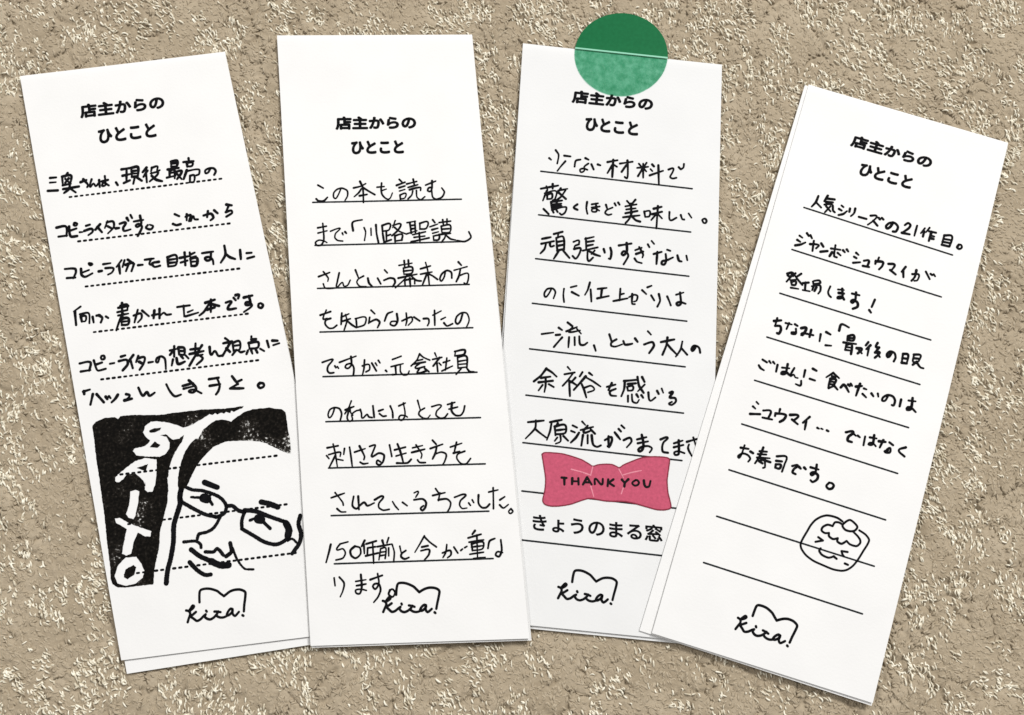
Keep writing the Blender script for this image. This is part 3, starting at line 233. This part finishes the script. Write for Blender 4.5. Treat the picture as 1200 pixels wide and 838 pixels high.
def yarn_loops(name, n, cond, rad, length, lift, mat, seed, spread, bow=0.28, S=6, K=5):
    r = np.random.RandomState(seed)
    x = r.uniform(-185, 185, n); y = r.uniform(-140, 140, n)
    k = cond(x, y, r); x, y = x[k], y[k]; n = len(x)
    fld = fbm(x / 14.0 + 90, y / 14.0 + 20, 2) - 0.5            # neighbouring yarns lean the same way
    th = np.radians(-64 + 95 * fld + r.normal(0, spread, n)); flip = r.rand(n) < 0.14; th = np.where(flip, th + np.radians(r.normal(75, 25, n)), th)
    L = length * r.uniform(0.6, 1.35, n); R = rad * r.uniform(0.7, 1.25, n); z0 = carpet_h(x, y)
    bend = r.normal(0, bow, n)
    t = np.linspace(-0.5, 0.5, S)
    ux, uy = np.cos(th), np.sin(th)
    cx = x[:, None] + ux[:, None] * t * L[:, None] - uy[:, None] * bend[:, None] * (1 - 4 * t ** 2)
    cy = y[:, None] + uy[:, None] * t * L[:, None] + ux[:, None] * bend[:, None] * (1 - 4 * t ** 2)
    cz = z0[:, None] - 0.25 + lift * r.uniform(0.7, 1.15, n)[:, None] * (1 - (2.05 * t) ** 2)
    cz = np.minimum(cz, 0.20)
    an = np.linspace(0, 2 * math.pi, K, endpoint=False)
    rr = R[:, None] * (1 - 0.55 * np.abs(2 * t) ** 3)
    vx = cx[..., None] - uy[:, None, None] * rr[..., None] * np.cos(an)
    vy = cy[..., None] + ux[:, None, None] * rr[..., None] * np.cos(an)
    vz = cz[..., None] + rr[..., None] * np.sin(an)
    V = np.stack([vx, vy, vz], -1).reshape(-1, 3) * MM
    base = (np.arange(n) * S * K)[:, None, None]
    i = np.arange(S - 1)[:, None] * K; j = np.arange(K)[None]; j2 = (j + 1) % K
    f = np.stack([i + j, i + j2, i + K + j2, i + K + j], -1)[None] + base[..., None]
    o = link(name, np_mesh(name, V, f.reshape(-1, 4)), mat, smooth=True)
    o['kind'] = 'stuff'; return o
o = yarn_loops('carpet_pile', 96000, lambda x, y, r: cream_mask(x, y) + r.normal(0, 0.06, len(x)) > 0.525, 0.25, 1.75, 0.70, M_CREAM, 5, 13, 0.30)
o['label'] = 'short cream yarn loops flecking the tan carpet'; o['category'] = 'carpet pile'
o = yarn_loops('carpet_pile', 120000, lambda x, y, r: carpet_h(x, y) > -0.58 + r.normal(0, 0.1, len(x)), 0.40, 1.6, 0.20, M_TANYARN, 9, 40, 0.25, 4, 4)
o['label'] = 'short tan yarn tufts between the cream flecks of the carpet'; o['category'] = 'carpet pile'

# ------------------------------------------------------------------ paper slips
PT = 0.10                                     # paper thickness, mm
LEN = 168.0
def z_back(k, x, y):
    t = (LEN / 2 - y) / LEN
    return 0.95 + (1.10 * smooth01(t / 0.5) if k in (2, 4) else 0.0) + 0.10 * (x / 30.0) ** 2 * 0.4
def z_front(k, x, y):
    t = min(1.0, max(0.0, (LEN / 2 - y) / LEN))
    return z_back(k, x, y) + 0.30 + 0.35 * smooth01(t * 1.3) + 0.07 * math.sin(y * 0.055 + k * 1.7) * math.sin(x * 0.06 + k) + 0.06 * (x / 30.0) ** 2
def leaf(name, quad, zf, parent, droop, mat):
    nx, ny = 36, 150
    TL, TR, BR, BL = [np.array(p) for p in quad]
    vs = []; fs = []
    ts = [0, .0015, .003, .005, .008, .012, .018, .026] + list(np.linspace(0.038, 1, ny - 7))
    n1 = len(ts)
    for lay in (0, 1):
        for v in ts:
            for i in range(nx + 1):
                u = i / nx
                p = (TL * (1 - u) + TR * u) * (1 - v) + (BL * (1 - u) + BR * u) * v
                z = zf(p[0], p[1]) - lay * PT
                d = v * LEN
                if d < 2.2 and droop: z -= droop * (1 - d / 2.2) ** 2.2
                vs.append((p[0] * MM, p[1] * MM, z * MM))
    w = nx + 1; N = n1 * w
    q = lambda l, j, i: l * N + j * w + i
    for j in range(n1 - 1):
        for i in range(nx):
            fs.append((q(0, j, i), q(0, j + 1, i), q(0, j + 1, i + 1), q(0, j, i + 1)))
            fs.append((q(1, j, i), q(1, j, i + 1), q(1, j + 1, i + 1), q(1, j + 1, i)))
    rim = [(j, 0) for j in range(n1)] + [(n1 - 1, i) for i in range(1, nx + 1)] + [(j, nx) for j in range(n1 - 2, -1, -1)] + [(0, i) for i in range(nx - 1, 0, -1)]
    b0 = len(vs); m = len(rim)                  # the cut edge has its own vertices, so its shading stays crisp
    for l in (0, 1): vs += [vs[q(l, j, i)] for j, i in rim]
    for e in range(m): fs.append((b0 + e, b0 + m + e, b0 + m + (e + 1) % m, b0 + (e + 1) % m))
    me = bpy.data.meshes.new(name); me.from_pydata(vs, [], fs); me.update()
    o = link(name, me, mat, parent)
    for p in me.polygons: p.use_smooth = abs(p.normal.z) > 0.5
    return o

class Ink:
    """flat marks lying on a slip's front leaf, collected into one mesh"""
    def __init__(s, k, lift=0.045): s.k = k; s.v = []; s.f = []; s.lift = lift; s.n = 0
    def z(s, x, y): return z_front(s.k, x, y) + s.lift + (s.n % 40) * 0.0005
    def add(s, x, y): s.v.append((x * MM, y * MM, s.z(x, y) * MM)); return len(s.v) - 1
    def curve(s, P, step=0.22):
        if len(P) < 3:
            a, b = P[0], P[-1]; n = max(1, int(math.dist(a, b) / 1.2))
            return [(a[0] + (b[0] - a[0]) * i / n, a[1] + (b[1] - a[1]) * i / n) for i in range(n + 1)]
        out = []
        for i in range(len(P) - 1):
            p0 = P[max(0, i - 1)]; p1 = P[i]; p2 = P[i + 1]; p3 = P[min(len(P) - 1, i + 2)]
            d = math.dist(p1, p2) or 1e-6
            def tan(a, b, c):
                l = math.dist(a, c) or 1e-6
                return ((c[0] - a[0]) / l * d * 0.78, (c[1] - a[1]) / l * d * 0.78)
            m1 = tan(p0, p1, p2); m2 = tan(p1, p2, p3)
            n = max(2, int(d / step))
            for j in range(n):
                t = j / n; t2 = t * t; t3 = t2 * t
                h = (2 * t3 - 3 * t2 + 1, t3 - 2 * t2 + t, -2 * t3 + 3 * t2, t3 - t2)
                out.append(tuple(h[0] * p1[q] + h[1] * m1[q] + h[2] * p2[q] + h[3] * m2[q] for q in (0, 1)))
        out.append(P[-1]); return out
    def stroke(s, P, w, vary=0.0, wob=0.0):
        C = s.curve(P); n = len(C); s.n += 1
        ph = rng.uniform(0, 6); sc = 1 + rng.uniform(-vary, vary) * 0.5
        L = []; R = []
        for i, c in enumerate(C):
            a = C[max(0, i - 1)]; b = C[min(n - 1, i + 1)]; dx, dy = b[0] - a[0], b[1] - a[1]; l = math.hypot(dx, dy) or 1e-6
            nx_, ny_ = -dy / l, dx / l; t = i / max(1, n - 1)
            h = w / 2 * sc * (1 + vary * (0.35 * math.sin(ph + 5 * t) - 0.45 * t ** 3 + 0.12 * (t < 0.1)))
            j = rng.uniform(-wob, wob); j2 = rng.uniform(-wob, wob)
            L.append((c[0] + nx_ * (h + j), c[1] + ny_ * (h + j))); R.append((c[0] - nx_ * (h + j2), c[1] - ny_ * (h + j2)))
        def cap(i, j):
            c = C[i]; o = C[j]; a = math.atan2(c[1] - o[1], c[0] - o[0]); h = math.dist(L[i], R[i]) / 2
            return [(c[0] + h * math.cos(a + q), c[1] + h * math.sin(a + q)) for q in (-1.05, -0.52, 0, 0.52, 1.05)]
        il = [s.add(*p) for p in L]; ir = [s.add(*p) for p in R]
        for i in range(n - 1): s.f.append((ir[i], ir[i + 1], il[i + 1], il[i]))
        e = [s.add(*p) for p in cap(n - 1, max(0, n - 2))]; s.f.append([ir[-1]] + e + [il[-1]])
        e = [s.add(*p) for p in cap(0, min(1, n - 1))]; s.f.append([il[0]] + e + [ir[0]])
    def fill(s, loops, sub=0.5, jit=0.0):
        s.n += 1; LL = []
        for P in loops:
            o = []
            for i in range(len(P)):
                a, b = P[i], P[(i + 1) % len(P)]; n = max(1, int(math.dist(a, b) / sub))
                for j in range(n): o.append((a[0] + (b[0] - a[0]) * j / n + rng.uniform(-jit, jit), a[1] + (b[1] - a[1]) * j / n + rng.uniform(-jit, jit)))
            LL.append(o)
        flat = [p for o in LL for p in o]
        tri = tessellate_polygon([[Vector((x, y, 0)) for x, y in o] for o in LL])
        ix = [s.add(*p) for p in flat]
        for t in tri:
            a, b, c = [flat[i] for i in t]
            cr = (b[0] - a[0]) * (c[1] - a[1]) - (b[1] - a[1]) * (c[0] - a[0])
            s.f.append([ix[i] for i in (t if cr > 0 else reversed(t))])
    def text(s, body, corners, bold):
        TL, TR, BL = [np.array(p) for p in corners]; s.n += 1
        c = bpy.data.curves.new('lettering', 'FONT'); c.body = body; c.resolution_u = 4; c.fill_mode = 'FRONT'
        o = bpy.data.objects.new('lettering', c); COL.objects.link(o); bpy.context.view_layer.update()
        me = bpy.data.meshes.new_from_object(o.evaluated_get(bpy.context.evaluated_depsgraph_get()))
        bpy.data.objects.remove(o)
        xs = [v.co.x for v in me.vertices]; ys = [v.co.y for v in me.vertices]
        x0, x1, y0, y1 = min(xs), max(xs), min(ys), max(ys); b = len(s.v)
        ux = (TR - TL) / np.linalg.norm(TR - TL); uy = (BL - TL) / np.linalg.norm(BL - TL)
        TL = TL + (ux + uy) * bold; TR = TR + (uy - ux) * bold; BL = BL + (ux - uy) * bold
        for q in range(9):                      # printed heavy: the outline laid down again round its own edge
            d = (ux * math.cos(q * math.pi / 4) + uy * math.sin(q * math.pi / 4)) * (bold if q < 8 else 0); b = len(s.v); s.n += 1
            for v in me.vertices:
                p = TL + (TR - TL) * (v.co.x - x0) / (x1 - x0) + (BL - TL) * (y1 - v.co.y) / (y1 - y0) + d; s.add(*p)
            for p in me.polygons: s.f.append([b + i for i in p.vertices])
        bpy.data.meshes.remove(me)
    def build(s, name, mat, parent, fine=None, solid_from=None):
        me = bpy.data.meshes.new(name); me.from_pydata(s.v, [], s.f); me.update()
        if solid_from:                          # line work printed in full black, panels in worn ink
            me.materials.append(mat); me.materials.append(M_PRINT)
            for p in me.polygons: p.material_index = 1 if p.index >= solid_from else 0
            mat = None
        if fine:                                # large fills follow the sheet's curl
            bm = bmesh.new(); bm.from_mesh(me)
            for it in range(5):
                e = [e for e in bm.edges if e.calc_length() > fine * MM]
                if not e: break
                bmesh.ops.subdivide_edges(bm, edges=e, cuts=1); bmesh.ops.triangulate(bm, faces=[f for f in bm.faces if len(f.verts) > 3])
            for v in bm.verts: v.co.z = s.z(v.co.x / MM, v.co.y / MM) * MM
            bm.to_mesh(me); bm.free()
        return link(name, me, mat, parent)
def tag(o, label, cat=None, group=None):
    o['label'] = label
    if cat: o['category'] = cat
    if group: o['group'] = group

LABELS = {
 1: 'white folded slip with dotted lines and a black stamp of a man in glasses',
 2: 'white folded slip of solid ruled handwriting, without sticker or drawing, its writing touching the logo',
 3: 'white folded slip with a green round sticker at its top and a red bow sticker',
 4: 'white folded slip tilted clockwise with a smiling dumpling doodle near its foot'}
def dashes(I, a, b, w):
    L = math.dist(a, b); n = round(L / 1.62)
    for i in range(n):
        t0 = (i + 0.22) / n; t1 = (i + 0.56) / n
        I.stroke([(a[0] + (b[0] - a[0]) * t, a[1] + (b[1] - a[1]) * t) for t in (t0, t1)], w * rng.uniform(0.85, 1.1))
for k in (1, 2, 3, 4):
    S = SLIPS[k]
    root = bpy.data.objects.new('paper_slip', None); COL.objects.link(root); root.empty_display_size = 0.02
    x, y, a = S['at']; root.location = (x * MM, y * MM, 0); root.rotation_euler = (0, 0, math.radians(a))
    tag(root, LABELS[k], 'paper slip', 'handwritten paper slips fanned out on the carpet')
    pm = M_PAPERGREY if k == 3 else M_PAPER
    back = leaf('back_leaf', dec(S['back']), lambda x, y: z_back(k, x, y), root, 0.0, pm)
    front = leaf('front_leaf', dec(S['front']), lambda x, y: z_front(k, x, y), root, 0.22, pm)
    I = Ink(k)
    for body, c in zip(('店主からの', 'ひとこと'), S['head']): I.text(body, dec(c), 0.25)
    I.build('printed_heading', M_PRINT, front)
    for r in S['rule']:
        p = dec(r); I = Ink(k, 0.028)
        if k == 1: dashes(I, p[0], p[1], 0.66); I.build('dotted_line', M_PRINT, front)
        else: I.stroke([tuple(p[0][q] + (p[1][q] - p[0][q]) * i / 40 for q in (0, 1)) for i in range(41)], 0.50, 0.0, 0.02); I.build('ruled_line', M_RULE, front)
    for w, t in S['hand']:
        I = Ink(k, 0.050)
        for st in t.split('|'): I.stroke(dec(st), w * 1.10, 0.30, 0.014)
        I.build('handwritten_line', M_PEN, front)
    w, t = S['logo']; I = Ink(k)
    for st in t.split('|'): I.stroke(dec(st), w * 1.15, 0.06)
    I.build('printed_logo', M_PRINT, front)
    if k == 4:
        w, t = S['doodle']; I = Ink(k, 0.055)
        for st in t.split('|'): I.stroke(dec(st), w, 0.1)
        tag(I.build('doodle', M_PEN, front), 'drawn dumpling with a scalloped top and a winking smile')
    if k == 1:
        I = Ink(k, 0.055)
        for poly in S['fill']: I.fill([dec(l) for l in poly], 0.45, 0.07)
        nfill = len(I.f)
        for w, t in S['stamp']: I.stroke(dec(t), w * 1.32, 0.12, 0.05)
        tag(I.build('portrait_stamp', M_STAMP, front, 4.0, nfill), 'worn black stamp of a face in glasses with lettering down a dark panel')
    if k == 3:
        I = Ink(k); I.text('きょうのまる窓', dec(S['cap']), 0.14); I.build('printed_caption', M_PRINT, front)
        P = dec(S['bow'])[:-1]; bow = Ink(k, 0.10); bow.fill([P], 0.6)
        bow = bow.build('bow_sticker', M_BOW, root, 2.5); tag(bow, 'rose red bow sticker with dark edge and lettering')
        I = Ink(k, 0.125); I.stroke(P + [P[0]], 0.36, 0.1, 0.02); I.build('sticker_edge', M_BOWEDGE, bow)
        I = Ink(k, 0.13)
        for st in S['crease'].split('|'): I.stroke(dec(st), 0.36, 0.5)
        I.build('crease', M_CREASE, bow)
        I = Ink(k, 0.155)
        for st in S['thanks'].split('|'): I.stroke(dec(st), 0.68, 0.25)
        I.build('lettering', M_FOIL, bow)
        # round film sticker: lower half pressed on the paper, upper half bridging off its top edge
        P = np.array(dec(S['disc'])); c = P.mean(0); q = dec(S['front']); TL, TR = np.array(q[0]), np.array(q[1])
        def zs(p):
            e = TL + (TR - TL) * (p[0] - TL[0]) / (TR[0] - TL[0]); over = p[1] - e[1]
            z = z_front(3, p[0], min(p[1], e[1])) + 0.14
            if over > -1.4: z += 0.16 * math.exp(-((over + 0.15) / 0.55) ** 2)
            if over > 0: z -= 0.10 * smooth01(over / 3)
            else:
                u = smooth01((-over - 1.2) / 1.0)
                z += u * (0.16 * float(fbm(np.array([p[0] / 1.7 + 9]), np.array([p[1] / 1.1 + 5]), 3)[0]) )
            return z
        bm = bmesh.new(); bm.faces.new([bm.verts.new((p[0], p[1], 0)) for p in P])
        ed = TR - TL; ed = ed / np.linalg.norm(ed); no = np.array([-ed[1], ed[0]])
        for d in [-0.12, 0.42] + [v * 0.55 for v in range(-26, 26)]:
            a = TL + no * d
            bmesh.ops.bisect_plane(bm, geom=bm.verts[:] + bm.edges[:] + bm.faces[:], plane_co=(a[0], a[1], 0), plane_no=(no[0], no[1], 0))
        for d in range(-17, 18):
            a = c + ed * d * 0.9
            bmesh.ops.bisect_plane(bm, geom=bm.verts[:] + bm.edges[:] + bm.faces[:], plane_co=(a[0], a[1], 0), plane_no=(ed[0], ed[1], 0))
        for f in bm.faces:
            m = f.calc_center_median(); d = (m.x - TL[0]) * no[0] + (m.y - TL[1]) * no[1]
            f.material_index = 0 if d < -0.12 else (2 if d < 0.42 else 1)  # narrow strip at the paper edge takes the painted highlight
        for v in bm.verts: v.co = (v.co.x * MM, v.co.y * MM, zs((v.co.x, v.co.y)) * MM)
        me = bpy.data.meshes.new('round_sticker'); bm.to_mesh(me); bm.free()
        o = link('round_sticker', me, M_FILM, root, smooth=True); tag(o, 'round green sticker, deep green above the paper edge and pale where pressed on it')
        me.materials.append(M_DEEP); me.materials.append(M_FILM_GLINT)
